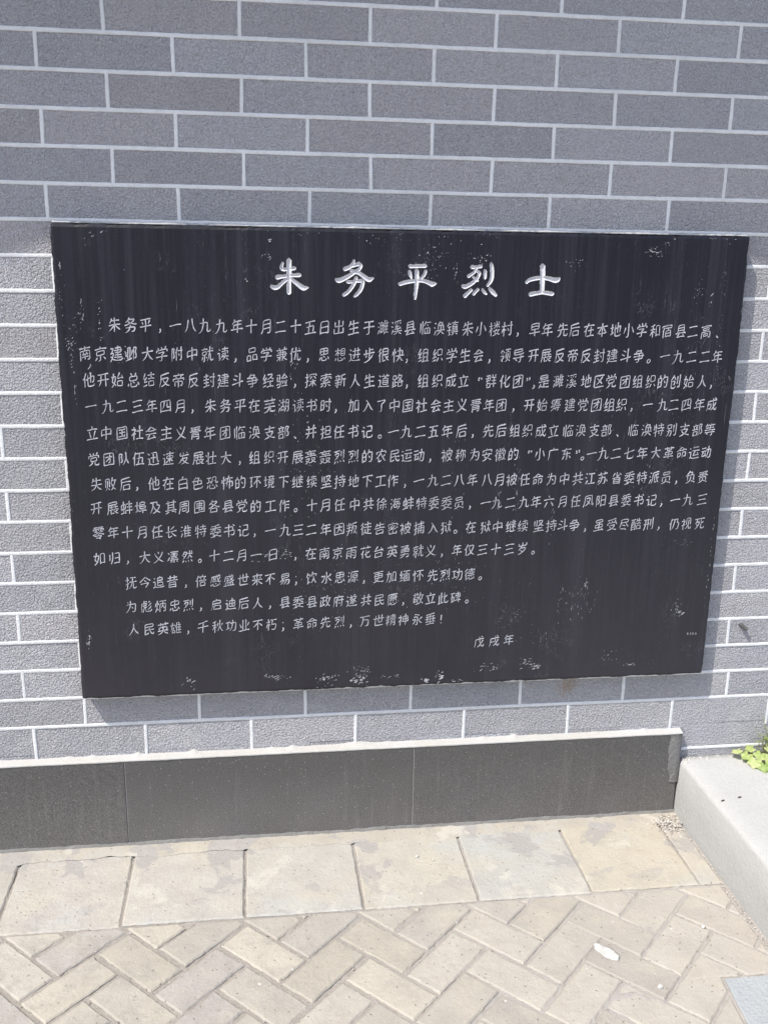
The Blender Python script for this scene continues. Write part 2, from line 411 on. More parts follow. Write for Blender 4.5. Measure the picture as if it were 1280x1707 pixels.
# body of the wall behind its facing
bm = bmesh.new(); bmesh.ops.create_cube(bm, size=1)
for v in bm.verts: v.co = Vector(((v.co.x + .5) * (X1 - X0) + X0, (v.co.y + .5) * .3 + .006, (v.co.z + .5) * 3.28))
from_bm('wall_core', bm, M_cem, wall)
# tiled eave that overhangs the wall top and shades the upper courses
bm = bmesh.new()
zE, D = 2.52, .44
n_ = 120
prof = []
for i in range(n_ + 1):
    x = -2.4 + 6.0 * i / n_
    bmp = .022 * math.cos(x * 2 * math.pi / .2)
    prof.append([bm.verts.new(p) for p in ((x, -D, zE + bmp), (x, -D, zE + .05 + bmp), (x, .32, zE + .42 + bmp), (x, .32, zE + .3))])
for i in range(n_):
    for j in range(4): bm.faces.new((prof[i][j], prof[i][(j + 1) % 4], prof[i + 1][(j + 1) % 4], prof[i + 1][j]))
bm.faces.new(prof[0]); bm.faces.new(prof[-1][::-1])
bmesh.ops.recalc_face_normals(bm, faces=bm.faces)
from_bm('eave', bm, M_eave, wall)

# ---------------------------------------------------------------- granite plinth
pl = tag(empty('stone_plinth', (.5, -.015, 0)), 'low dark granite plinth with pale mortar ledge at the foot of the brick wall', 'plinth')
def box(name, x0, x1, y0, y1, z0, z1, mat, parent, bev=.0012):
    bm = bmesh.new(); bmesh.ops.create_cube(bm, size=1)
    for v in bm.verts: v.co = Vector((x0 + (v.co.x + .5) * (x1 - x0), y0 + (v.co.y + .5) * (y1 - y0), z0 + (v.co.z + .5) * (z1 - z0)))
    if bev: bmesh.ops.bevel(bm, geom=bm.edges[:], offset=bev, segments=2, affect='EDGES')
    return from_bm(name, bm, mat, parent)
px = [-1.895, -1.235, -.575, .0845, .7455, 1.402]
for i in range(5):
    box('granite_slab', px[i] + .0009, px[i + 1] - .0009, -.018 + random.uniform(-.0006, .0006), .004, -.01, .2165, M_gran, pl)
box('slab_joint', px[0], px[-1] - .004, -.0158, .003, -.008, .215, M_cream, pl, 0)
# rough mortar ledge on top
vs, fs = [], []
nx = 520
for i in range(nx + 1):
    x = -1.9 + 3.305 * i / nx
    lump = max(0, n2(x * 9, 4)) ** 2 * .014 + max(0, n2(x * 40, 5) - .1) ** 1.5 * .014
    e = .0016 * n2(x * 15, 1) + .0012 * n2(x * 70, 2) + .0006 * n2(x * 190, 3)
    for y, z in ((-.0185 - e, .2160), (-.0192 - e, .2180 + e * .7), (-.0175 - e, .2203 + e * .5), (-.013, .2210 + e), (-.007, .2218 + lump * .6), (-.001, .2235 + lump), (.004, .226 + lump)):
        vs.append((x, y, z))
for i in range(nx):
    for j in range(6):
        a = i * 7 + j; fs.append((a, a + 7, a + 8, a + 1))
fs.append(tuple(range(nx * 7, nx * 7 + 7)))
from_py('mortar_ledge', vs, fs, M_cream, pl, True)
# thin dark bead of mortar at its foot
vs, fs = [], []
nx = 420
for i in range(nx + 1):
    x = -1.0 + 2.402 * i / nx
    a = .0055 + .003 * n2(x * 8, 31) + .0025 * n2(x * 45, 32); d_ = .022 + .003 * n2(x * 12, 33) + .002 * n2(x * 60, 34)
    for y, z in ((-.0165, .004 + a), (-.0195, .0035 + a), (-d_, .004 + a * .5), (-d_ - .004, .001)): vs.append((x, y, z))
for i in range(nx):
    for j in range(3):
        b = i * 4 + j; fs.append((b, b + 1, b + 5, b + 4))
from_py('base_mortar', vs, fs, M_cemd, pl, True)
# grey cement smeared over the right end
vs, fs = [], []
for i in range(15):
    z = .2155 - .128 * i / 14
    xl = 1.374 + .012 * n2(z * 60, 3) + .006 * n2(z * 190, 4) + .012 * max(0, (i - 9) / 5)
    for x, y in ((xl, -.0183), (xl + .004, -.020), (1.392, -.0212 + .001 * n2(z * 80, 1)), (1.4035, -.021), (1.4065, -.016), (1.4065, .002)): vs.append((x, y, z))
for i in range(14):
    for j in range(5):
        a = i * 6 + j; fs.append((a, a + 1, a + 7, a + 6))
from_py('cement_smear', vs, fs, mat_cement('smear_cement', (.2, .195, .19), (.1, .1, .098), 40), pl, True)

# ---------------------------------------------------------------- the tablet
P = .035
TX0, TX1, TZ0, TZ1 = .0075, 1.4285, .3825, 1.3785
tab = tag(empty('stone_tablet', (.716, -.015, .38)), 'large black stone tablet carved with pale Chinese writing, fixed to the grey brick wall', 'tablet')
HEAD = [[[(0.45,1.3112,0.00214),(0.4478,1.3054,0.003),(0.4482,1.3006,0.00343),(0.4519,1.2986,0.00322),(0.462,1.2995,0.003),(0.4729,1.3013,0.00386)],[(0.4396,1.2837,0.00472),(0.4501,1.2851,0.00343),(0.4627,1.2869,0.00322),(0.4829,1.2884,0.00386)],[(0.4625,1.3162,0.00472),(0.4626,1.3024,0.00472),(0.4625,1.2778,0.00429),(0.462,1.2539,0.00429)],[(0.4593,1.2811,0.00343),(0.45,1.2736,0.00386),(0.4407,1.2652,0.00429),(0.4331,1.2631,0.00429),(0.4281,1.2655,0.00343)],[(0.4652,1.2812,0.00343),(0.4761,1.2731,0.00429),(0.4861,1.2658,0.00514),(0.492,1.263,0.00472),(0.5005,1.2643,0.00129)]],[[(0.5922,1.3182,0.00214),(0.5898,1.3108,0.00386),(0.583,1.3049,0.00386),(0.5745,1.3015,0.00429)],[(0.5906,1.3071,0.00257),(0.6017,1.3114,0.00386),(0.606,1.3077,0.00343),(0.6026,1.3011,0.00343),(0.5925,1.2944,0.00386),(0.5806,1.2868,0.00429),(0.5687,1.2808,0.00472),(0.561,1.2787,0.00472),(0.5555,1.2811,0.00171)],[(0.5856,1.2988,0.00214),(0.5924,1.2968,0.00343),(0.6027,1.2937,0.00386),(0.6148,1.2856,0.00472),(0.6234,1.2811,0.00472),(0.6311,1.2841,0.00214)],[(0.5798,1.2764,0.00343),(0.5858,1.2761,0.003),(0.5977,1.2779,0.003),(0.6097,1.278,0.00343),(0.6098,1.2714,0.00386),(0.6065,1.2614,0.00386),(0.5997,1.253,0.00364),(0.5946,1.2483,0.00257)],[(0.5968,1.2845,0.00343),(0.5935,1.2745,0.00386),(0.5867,1.2636,0.00386),(0.5791,1.2552,0.00386),(0.5727,1.2506,0.00343)]],[[(0.7067,1.3087,0.00407),(0.7136,1.3088,0.00343),(0.7344,1.3095,0.00386),(0.7375,1.3095,0.00343)],[(0.7057,1.2975,0.00343),(0.7071,1.2917,0.00343),(0.7095,1.2855,0.00214)],[(0.7382,1.2996,0.003),(0.7358,1.2921,0.00343),(0.7299,1.2853,0.003)],[(0.6868,1.2735,0.00386),(0.7005,1.2774,0.00386),(0.7196,1.2802,0.00343),(0.7353,1.2799,0.00364),(0.7485,1.2755,0.00472),(0.7529,1.2739,0.00514),(0.7598,1.2752,0.00214)],[(0.72,1.2993,0.00429),(0.7206,1.2902,0.00472),(0.7206,1.2752,0.00429),(0.7189,1.2542,0.00322),(0.7183,1.2445,0.00214)]],[[(0.8343,1.3089,0.00386),(0.8431,1.309,0.003),(0.8518,1.3104,0.00386)],[(0.8424,1.3052,0.003),(0.8391,1.2985,0.003),(0.828,1.2908,0.00343)],[(0.8443,1.3011,0.00257),(0.8497,1.2978,0.00343),(0.8483,1.291,0.00343),(0.8416,1.2817,0.00386),(0.8313,1.274,0.00429),(0.8218,1.2697,0.00429),(0.8165,1.2704,0.00343)],[(0.8369,1.2892,0.00214),(0.8423,1.2851,0.00257),(0.8473,1.2818,0.00214)],[(0.8615,1.3013,0.00343),(0.862,1.2946,0.00343),(0.8623,1.287,0.00257)],[(0.8741,1.3157,0.003),(0.8758,1.3065,0.00407),(0.8769,1.2939,0.00407),(0.8752,1.283,0.00386),(0.8686,1.2728,0.003)],[(0.834,1.2631,0.00343),(0.8285,1.2579,0.00386),(0.8221,1.2515,0.00429)],[(0.8477,1.2641,0.00343),(0.8434,1.2598,0.00343),(0.8401,1.2555,0.00343)],[(0.8579,1.2642,0.00257),(0.8621,1.2591,0.00322),(0.8658,1.2558,0.00236)],[(0.8733,1.266,0.00343),(0.8798,1.2593,0.00472),(0.8864,1.253,0.003)]],[[(0.9822,1.3122,0.00557),(0.983,1.3038,0.00536),(0.9833,1.2869,0.00514),(0.984,1.2614,0.00472)],[(0.9505,1.2805,0.00343),(0.9565,1.2849,0.00386),(0.9706,1.2884,0.00429),(0.9831,1.2894,0.00386),(0.9976,1.2879,0.00429),(1.0086,1.2851,0.00514),(1.0158,1.2856,0.00472),(1.0192,1.2891,0.00214)],[(0.96,1.256,0.00472),(0.9698,1.2578,0.00429),(0.985,1.2597,0.00364),(1.0013,1.2581,0.00429),(1.0059,1.2573,0.00429)]]]
def seg_dist(X, Z, stroke):
    pts = []
    for i in range(len(stroke) - 1):                                        # Catmull-Rom through the stroke's points
        p0 = stroke[max(i - 1, 0)]; p1 = stroke[i]; p2 = stroke[i + 1]; p3 = stroke[min(i + 2, len(stroke) - 1)]
        for t in np.linspace(0, 1, 9)[:-1]:
            pts.append([.5 * (2 * b + (c - a) * t + (2 * a - 5 * b + 4 * c - d) * t * t + (3 * b - a - 3 * c + d) * t ** 3) for a, b, c, d in zip(p0, p1, p2, p3)])
    pts.append(stroke[-1])
    best = np.full(X.shape, 9.)
    for (xa, za, ra), (xb, zb, rb) in zip(pts[:-1], pts[1:]):
        dx, dz = xb - xa, zb - za; L2 = dx * dx + dz * dz + 1e-12
        t = np.clip(((X - xa) * dx + (Z - za) * dz) / L2, 0, 1)
        d = np.hypot(X - xa - t * dx, Z - za - t * dz) - (ra + (rb - ra) * t) * .93
        best = np.minimum(best, d)
    return best
allp = [p for c in HEAD for s in c for p in s]
hx0, hx1 = min(p[0] for p in allp) - .012, max(p[0] for p in allp) + .012
hz0, hz1 = min(p[1] for p in allp) - .012, max(p[1] for p in allp) + .012
def axis(lo, a, b, hi, coarse, fine):
    e1 = np.linspace(lo, a, max(2, int((a - lo) / coarse)) + 1)[:-1]; e2 = np.linspace(a, b, int((b - a) / fine) + 1); e3 = np.linspace(b, hi, max(2, int((hi - b) / coarse)) + 1)[1:]
    return np.concatenate([e1, e2, e3])
ax = axis(TX0, hx0, hx1, TX1, .006, .0009); az = axis(TZ0, hz0, hz1, TZ1, .006, .0009)
XX, ZZ = np.meshgrid(ax, az)
dep = np.zeros(XX.shape); which = np.full(XX.shape, -1)
for ci, ch in enumerate(HEAD):
    zs_ = [p for s in ch for p in s]; bx = (min(p[0] for p in zs_) - .01, max(p[0] for p in zs_) + .01)
    ii = np.where((ax > bx[0]) & (ax < bx[1]))[0]; jj = np.where((az > hz0) & (az < hz1))[0]
    sl = np.ix_(jj, ii)
    d = np.full(XX[sl].shape, 9.)
    for s in ch: d = np.minimum(d, seg_dist(XX[sl], ZZ[sl], s))
    g_ = np.clip(-d / .0024, 0, 1) * .0034
    dep[sl] = np.maximum(dep[sl], g_); wsub = which[sl]; wsub[d < 0] = ci; which[sl] = wsub
nzv, nxv = XX.shape
Y = -P + dep
Xj, Zj = XX.copy(), ZZ.copy()
for j in (0, nzv - 1):
    for i in range(nxv):
        x = ax[i]; Zj[j, i] += (.0022 * n2(x * 25, j) + .0016 * n2(x * 95, j + .5)) + (-.003 * max(0, n2(x * 13, j + 7)) if j else .002 * max(0, n2(x * 13, 3)))
for i in (0, nxv - 1):
    for j in range(nzv):
        z = az[j]; Xj[j, i] += .0016 * n2(z * 25, i) + .0015 * n2(z * 95, i + .5) + .002 * n2(z * 4, i)
Y[0, :] += .0022; Y[-1, :] += .0022; Y[:, 0] += .0022; Y[:, -1] += .0022
Y += np.array([[.0005 * n2(x * 3, z * 3, 5) for x in ax[::1]] for z in az[::1]]) if nxv * nzv < 200000 else 0
verts = np.stack([Xj, Y, Zj], -1).reshape(-1, 3).tolist()
faces = []; hfaces = [[] for _ in HEAD]
for j in range(nzv - 1):
    for i in range(nxv - 1):
        a = j * nxv + i; q = (a, a + 1, a + nxv + 1, a + nxv)
        c4 = [which[j, i], which[j, i + 1], which[j + 1, i + 1], which[j + 1, i]]
        ins = [c for c in c4 if c >= 0]
        if len(ins) >= 2: hfaces[ins[0]].append(q)
        else: faces.append(q)
# sides back to the wall
ring = [i for i in range(nxv)] + [j * nxv + nxv - 1 for j in range(1, nzv)] + [(nzv - 1) * nxv + i for i in range(nxv - 2, -1, -1)] + [j * nxv for j in range(nzv - 2, 0, -1)]
b0 = len(verts)
verts += [[verts[r][0], -.004, verts[r][2]] for r in ring]
for i in range(len(ring)):
    k = (i + 1) % len(ring); faces.append((ring[i], b0 + i, b0 + k, ring[k]))
def submesh(name, fl, mat):
    used = sorted({v for f in fl for v in f}); mp = {v: i for i, v in enumerate(used)}
    return from_py(name, [verts[v] for v in used], [tuple(mp[v] for v in f) for f in fl], mat, tab)
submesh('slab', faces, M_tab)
for fl in hfaces: submesh('heading_character', fl, M_head)

# the small carved writing, from glyph outlines reshaped to brush strokes
LINES = [('朱务平，一八九九年十月二十五日出生于濉溪县临涣镇朱小楼村，早年先后在本地小学和宿县二高、',[118,149,178,205,236,265,293,325,357,386,415,444,475,504,533,562,592,624,653,681,709,741,770,798,830,858,887,913,936,973,1000,1033,1059,1091,1120,1149,1178,1207,1236,1263,1294,1321,1351,1377],[1188,1188,1188,1188,1188,1188,1188,1187,1187,1187,1187,1187,1187,1186,1186,1186,1186,1186,1186,1186,1186,1186,1185,1185,1185,1185,1185,1185,1185,1184,1184,1184,1184,1184,1184,1184,1184,1184,1183,1183,1183,1183,1183,1183]),('南京建邺大学附中就读，品学兼优，思想进步很快，组织学生会，领导开展反帝反封建斗争。一九二二年',[58,88,118,147,179,207,237,267,297,328,352,386,415,446,474,498,532,565,595,625,655,685,703,738,768,798,826,855,878,913,941,973,1001,1030,1059,1088,1117,1146,1176,1205,1228,1264,1293,1324,1354,1382],[1132,1131,1131,1131,1131,1131,1131,1131,1131,1131,1131,1131,1131,1131,1131,1131,1131,1131,1131,1130,1130,1130,1130,1130,1130,1130,1130,1130,1130,1130,1130,1130,1130,1130,1130,1130,1130,1130,1130,1130,1130,1130,1129,1129,1129,1129]),('他开始总结反帝反封建斗争经验，探索新人生道路，组织成立“群化团”，是濉溪地区党团组织的创始人，',[62,90,118,149,179,210,238,267,299,327,356,386,418,446,472,505,536,566,596,626,656,685,704,739,769,798,825,861,884,914,943,965,977,999,1031,1060,1092,1121,1148,1179,1207,1236,1264,1293,1323,1353,1374],[1079,1079,1079,1079,1079,1079,1078,1078,1078,1078,1078,1078,1078,1078,1078,1078,1078,1077,1077,1077,1077,1077,1077,1077,1077,1077,1077,1076,1076,1076,1076,1076,1076,1076,1076,1076,1076,1076,1076,1075,1075,1075,1075,1075,1075,1075,1075]),('一九二三年四月，朱务平在芜湖读书时，加入了中国社会主义青年团，开始筹建党团组织，一九二四年成',[63,95,123,154,182,210,239,263,300,330,360,389,420,449,479,507,536,556,594,624,652,680,708,737,768,795,823,854,882,909,935,970,999,1029,1060,1089,1119,1148,1175,1198,1235,1268,1294,1323,1353,1381],[1026,1026,1026,1026,1026,1026,1026,1026,1026,1026,1026,1026,1026,1026,1026,1026,1026,1026,1026,1026,1025,1025,1025,1025,1025,1025,1025,1025,1025,1025,1025,1025,1025,1025,1025,1025,1025,1025,1025,1025,1025,1025,1025,1025,1025,1025]),('立中国社会主义青年团临涣支部、并担任书记。一九二五年后，先后组织成立临涣支部、临涣特别支部等',[62,90,121,151,179,209,238,268,297,328,358,388,419,448,472,505,536,564,594,623,650,679,706,736,764,794,825,849,883,911,941,969,999,1027,1060,1088,1118,1146,1172,1207,1237,1265,1294,1324,1354,1383],[971,971,971,971,971,971,970,970,970,970,970,970,970,970,970,970,970,970,970,970,970,970,970,970,970,970,970,970,970,970,970,970,969,969,969,969,969,969,969,969,969,969,969,969,969,969]),('党团队伍迅速发展壮大，组织开展轰轰烈烈的农民运动，被称为安徽的“小广东”。一九二七年大革命运动',[62,92,122,151,181,211,242,272,298,329,356,387,417,446,477,504,535,564,594,624,653,683,708,735,758,795,825,855,883,912,941,978,1000,1029,1060,1085,1096,1117,1142,1172,1202,1232,1263,1293,1323,1352,1380],[917,917,917,917,917,917,917,917,917,917,917,917,917,917,917,917,917,917,917,917,918,918,918,918,918,918,918,918,918,918,918,918,918,918,918,918,918,918,918,918,918,918,918,918,918,918,918]),('失败后，他在白色恐怖的环境下继续坚持地下工作，一九二八年八月被任命为中共江苏省委特派员，负责',[64,93,122,145,180,209,239,269,299,330,357,388,417,448,476,506,537,566,595,625,653,680,705,736,766,795,824,853,885,913,940,970,999,1029,1059,1089,1117,1146,1178,1207,1236,1264,1292,1316,1349,1378],[864,864,864,864,864,864,864,864,864,864,864,864,864,864,864,863,863,863,863,863,863,863,863,863,863,863,863,863,863,863,862,862,862,862,862,862,862,862,862,862,862,862,862,862,862,862]),('开展蚌埠及其周围各县党的工作。十月任中共徐海蚌特委委员，一九二九年六月任凤阳县委书记，一九三',[61,94,122,151,180,212,239,271,301,330,359,388,419,448,472,507,535,566,598,628,656,686,714,743,770,798,825,849,885,909,940,970,998,1027,1058,1088,1117,1146,1175,1204,1234,1263,1286,1319,1348,1382],[813,813,813,813,813,813,813,813,813,813,813,812,812,812,812,812,812,812,812,812,812,812,812,812,812,812,812,812,811,811,811,811,811,811,811,811,811,811,811,811,811,810,810,810,810,810]),('零年十月任长淮特委书记，一九三二年因叛徒告密被捕入狱。在狱中继续坚持斗争，虽受尽酷刑，仍视死',[62,92,121,151,182,211,241,272,303,332,361,384,418,449,477,505,536,565,592,623,653,682,709,739,770,799,820,854,887,914,944,971,1007,1036,1062,1089,1113,1145,1176,1204,1232,1261,1285,1322,1351,1382],[760,760,760,760,760,759,759,759,759,759,759,759,758,758,758,758,758,758,758,758,757,757,757,757,757,757,757,756,756,756,756,756,756,756,756,756,755,755,755,755,755,755,755,754,754,754]),('如归，大义凛然。十二月一日，在南京雨花台英勇就义，年仅三十三岁。',[61,92,118,154,182,212,242,268,299,328,356,387,423,470,504,534,562,592,623,652,681,708,739,766,791,825,853,882,913,943,973,998],[704,704,704,704,704,704,704,704,704,704,704,704,704,704,704,704,704,704,704,704,704,704,704,704,704,704,704,704,704,704,704,704]),('抚今追昔，倍感盛世来不易；饮水思源，更加缅怀先烈功德。',[123,152,180,209,236,269,300,328,359,388,416,447,471,505,538,567,596,619,652,680,710,740,772,800,828,856,880],[648,648,648,648,648,648,648,648,648,648,648,648,648,648,648,648,648,647,647,647,647,647,647,647,647,647,647]),('为彪炳忠烈，启迪后人，县委县政府遂共民愿，敬立此碑。',[120,152,182,211,240,266,299,330,358,388,414,447,476,506,535,564,593,625,655,684,707,742,769,798,826,852],[594,594,594,594,594,594,594,594,594,594,594,594,593,593,593,593,593,593,593,593,593,593,593,593,593,593]),('人民英雄，千秋功业不朽；革命先烈，万世精神永垂！',[123,156,185,212,237,270,301,330,358,388,417,442,476,506,535,566,591,623,654,681,709,741,770,795],[542,542,542,542,542,542,543,543,543,543,543,543,543,543,544,544,544,544,544,544,544,544,544,544]),('戊戌年',[884,919,953],[484,485,487])]
_cache = {}
tcu = bpy.data.curves.new('glyph', 'FONT'); tob = bpy.data.objects.new('glyph', tcu); col.objects.link(tob)
def glyph(ch):
    if ch in _cache: return _cache[ch]
    tcu.body = ch; bpy.context.view_layer.update()
    dg = bpy.context.evaluated_depsgraph_get(); ev = tob.evaluated_get(dg); cu = ev.to_curve(dg)
    loops = []
    for sp in cu.splines:
        bp = sp.bezier_points; n = len(bp); pts = []
        for i in range(n):
            a, b = bp[i], bp[(i + 1) % n]
            p0, p1, p2, p3 = a.co.xy, a.handle_right.xy, b.handle_left.xy, b.co.xy
            L_ = (p3 - p0).length
            cr = abs((p1 - p0).cross(p3 - p0)) + abs((p2 - p0).cross(p3 - p0))
            k = max(1, min(6, int(L_ / .075))) if cr < 1e-4 * max(L_, .01) else 4
            for s in range(k):
                t = s / k; u = 1 - t
                pts.append(p0 * u ** 3 + p1 * 3 * u * u * t + p2 * 3 * u * t * t + p3 * t ** 3)
        loops.append(pts)
    ev.to_curve_clear()
    _cache[ch] = loops
    return loops
PUNCT = '，。、；“”！'
GN, GS = 84, 70.0                                                      # raster size and pixels per em
def raster(loops):
    yy, xx = np.mgrid[0:GN, 0:GN]; X = (xx + .5) / GS - .1; Y = (yy + .5) / GS - .2
    ins = np.zeros((GN, GN), bool)
    for l in loops:
        for i in range(len(l)):
            (x0, y0), (x1, y1) = l[i - 1], l[i]
            if y0 == y1: continue
            c = (y0 > Y) != (y1 > Y)
            ins ^= c & (X < (x1 - x0) * (Y - y0) / (y1 - y0) + x0)
    return ins
def thinned(img):
    a = img.astype(np.uint8)
    while True:
        ch = False
        for step_ in (0, 1):
            p = np.pad(a, 1)
            n_ = [p[2:, 1:-1], p[2:, 2:], p[1:-1, 2:], p[:-2, 2:], p[:-2, 1:-1], p[:-2, :-2], p[1:-1, :-2], p[2:, :-2]]
            B = sum(n_); A = sum(((n_[i] == 0) & (n_[(i + 1) % 8] == 1)).astype(np.uint8) for i in range(8))
            if step_ == 0: c = (n_[0] * n_[2] * n_[4] == 0) & (n_[2] * n_[4] * n_[6] == 0)
            else: c = (n_[0] * n_[2] * n_[6] == 0) & (n_[0] * n_[4] * n_[6] == 0)
            d = (a == 1) & (B >= 2) & (B <= 6) & (A == 1) & c
            if d.any(): a[d] = 0; ch = True
        if not ch: return a
def strokes_of(ch):
    """centre lines of a glyph's strokes, in em units"""
    if ('s', ch) in _cache: return _cache[('s', ch)]
    sk = thinned(raster(glyph(ch)))
    pix = {(int(x), int(y)) for y, x in zip(*np.nonzero(sk))}
    def nb(p):
        o4 = [(p[0] + dx, p[1] + dy) for dx, dy in ((1, 0), (-1, 0), (0, 1), (0, -1)) if (p[0] + dx, p[1] + dy) in pix]
        o8 = [(p[0] + dx, p[1] + dy) for dx, dy in ((1, 1), (1, -1), (-1, 1), (-1, -1)) if (p[0] + dx, p[1] + dy) in pix
              and (p[0] + dx, p[1]) not in pix and (p[0], p[1] + dy) not in pix]
        return o4 + o8
    N = {p: nb(p) for p in pix}
    nodes = {p for p in pix if len(N[p]) != 2}
    paths, seen = [], set()
    def walk(a, b):
        path = [a, b]; seen.add((a, b))
        while b not in nodes:
            nx_ = [q for q in N[b] if q != path[-2]]
            if not nx_: break
            a, b = b, nx_[0]; path.append(b)
            if b == path[0]: break
        seen.add((path[-1], path[-2])); return path
    for p in sorted(nodes):
        for q in N[p]:
            if (p, q) not in seen: paths.append(walk(p, q))
    left = pix - {q for pa in paths for q in pa} - {p for p in nodes}
    while left:
        p = min(left); pa = walk(p, N[p][0]); paths.append(pa); left -= set(pa)
    for p in nodes:
        if not N[p]: paths.append([p, (p[0] + 1, p[1] - 1)])
    # drop spurs, then join pieces that run straight on through a junction
    end = lambda p: len(N.get(p, ())) <= 1
    paths = [pa for pa in paths if not (len(pa) < 5 and (end(pa[0]) != end(pa[-1])))] if len(paths) > 2 else paths
    paths = [pa for pa in paths if len(pa) > 1]
    def dirn(pa, at):
        s = pa if at == 0 else pa[::-1]; q = s[min(len(s) - 1, 7)]
        v = Vector((q[0] - s[0][0], q[1] - s[0][1])); return v.normalized() if v.length else v
    merged = True
    while merged:
        merged = False; best = (-.80, None)
        for i in range(len(paths)):
            for j in range(i + 1, len(paths)):
                for ei in (0, 1):
                    for ej in (0, 1):
                        pi, pj = paths[i][-ei], paths[j][-ej]
                        if abs(pi[0] - pj[0]) > 3 or abs(pi[1] - pj[1]) > 3 or paths[i][0] == paths[i][-1] or paths[j][0] == paths[j][-1]: continue
                        d = dirn(paths[i], ei).dot(dirn(paths[j], ej))
                        if len(paths[i]) < 4 or len(paths[j]) < 4: d += .1
                        if d < best[0]: best = (d, (i, j, ei, ej))
        if best[1]:
            i, j, ei, ej = best[1]
            a = paths[i] if ei else paths[i][::-1]; b = paths[j][::-1] if ej else paths[j]
            paths = [p for k, p in enumerate(paths) if k not in (i, j)] + [a + b]; merged = True
    out = []
    for pa in paths:
        pts = [Vector(((x + .5) / GS - .1, (y + .5) / GS - .2)) for x, y in pa]
        closed = pa[0] == pa[-1] and len(pa) > 4
        # sharp corners end a stroke's smoothing, so fold lines keep their elbow
        for _ in range(5):
            if closed: pts = [(pts[i - 1 if i else -2] + pts[i] * 2 + pts[(i + 1) if i + 1 < len(pts) else 1]) / 4 for i in range(len(pts))]
            else: pts = [pts[0]] + [(pts[i - 1] + pts[i] * 2 + pts[i + 1]) / 4 for i in range(1, len(pts) - 1)] + [pts[-1]]
        st = max(1, len(pts) // 14)
        pts = pts[::st] + ([pts[-1]] if (len(pts) - 1) % st else [])
        out.append((pts, closed))
    _cache[('s', ch)] = out
    return out
def text_mesh(name, text, X, Zs, sx, sz, mat):
    vs, fs = [], []
    for i, ch in enumerate(text):
        seed = X[i] * .37 + Zs[i] * .11
        lines = []
        for pts, closed in strokes_of(ch):
            q = []
            for p in pts:
                x = p.x - .5 + .030 * n2(p.x * 2.2, p.y * 2.2, seed + 20); y = p.y - .38 + .030 * n2(p.x * 2.2, p.y * 2.2, seed + 40)
                y += .19 * x - .16 * max(0, x) * x; x += .04 * y
                q.append(Vector((x, y)))
            lines.append((q, closed))
        if not lines: continue
        xs_ = [p.x for q, c in lines for p in q]; cx = (min(xs_) + max(xs_)) / 2
        k = 1 + .06 * n2(X[i] * .7, Zs[i] * .3, 2); an = .05 * n2(X[i] * .9, Zs[i] * .7, 8); ca, sa = math.cos(an), math.sin(an)
        wt = .0425 * (1 + .16 * n2(X[i] * .31, Zs[i] * .23, 5)) * (1 if len(lines) < 9 else .9 if len(lines) < 13 else .8)
        dz_ = .0005 * n2(X[i] * 1.3, Zs[i], 12)
        for li_, (q, closed) in enumerate(lines):
            L_ = sum((q[a + 1] - q[a]).length for a in range(len(q) - 1)); d = q[-1] - q[0]
            if not closed and (d.x * 1.0 - d.y * 1.2 < 0): q = q[::-1]; d = -d      # as written: rightward or downward
            if d.length > 0: dn = d.normalized()
            else: dn = Vector((1, 0))
            if not closed and L_ < .07:                                             # a full stop of one dab
                c_ = (q[0] + q[-1]) / 2; v_ = Vector((.5, -.85)) * .03; q = [c_ - v_, c_, c_ + v_]; L_ = .06; dn = Vector((.5, -.85))
            if closed: prof = [.75, .75, .75, .75, .75]
            elif L_ < .17: prof = [.55, .95, 1.1, .8, .55]                          # dot
            elif abs(dn.y) < .35: prof = [.95, .74, .66, .8, 1.1]                   # level stroke
            elif dn.x < -.22: prof = [1.1, 1.05, .92, .7, .34]                      # falling to the left
            elif dn.x > .35: prof = [.5, .72, .95, 1.15, .5]                        # falling to the right
            else: prof = [1.15, .95, .92, .95, .8]                                  # upright
            if ch in PUNCT and ch != '。': prof = [v * 1.15 for v in prof]
            n = len(q); acc = 0; rows = []
            yb = -P - .0007 - .00002 * li_
            for a in range(n):
                if a: acc += (q[a] - q[a - 1]).length
                t = acc / L_ if L_ else 0; f = min(3.999, t * 4); j = int(f); wd = wt * (prof[j] + (prof[j + 1] - prof[j]) * (f - j))
                tg = (q[min(a + 1, n - 1)] - q[max(a - 1, 0)]); tg = tg.normalized() if tg.length else Vector((1, 0))
                rows.append((q[a], tg, wd))
            if not closed:
                p, tg, wd = rows[0]; rows = [(p - tg * wd * .75, tg, wd * .3), (p - tg * wd * .45, tg, wd * .8)] + rows
                p, tg, wd = rows[-1]; rows = rows + [(p + tg * wd * .45, tg, wd * .8), (p + tg * wd * .75, tg, wd * .3)]
            b = len(vs)
            for p, tg, wd in rows:
                nr = Vector((-tg.y, tg.x))
                for s, yo in ((1, 0), (0, .0005), (-1, 0)):                         # a shallow V, as cut by the chisel
                    w_ = p + nr * wd * s; x, y = (w_.x - cx) * k, w_.y * k
                    vs.append((X[i] / 1000 + (x * ca - y * sa) * sx, yb + yo, Zs[i] / 1000 + dz_ + (x * sa + y * ca) * sz))
            for a in range(len(rows) - 1):
                for s in (0, 1):
                    o_ = b + a * 3 + s; fs.append((o_, o_ + 1, o_ + 4, o_ + 3))
    return from_py(name, vs, fs, mat, tab)
for li, (text, X, Zs) in enumerate(LINES):
    text_mesh('inscription_line', text, X, Zs, .0256, .0318 - .0004 * li * .5, M_let)
bpy.data.objects.remove(tob); bpy.data.curves.remove(tcu)
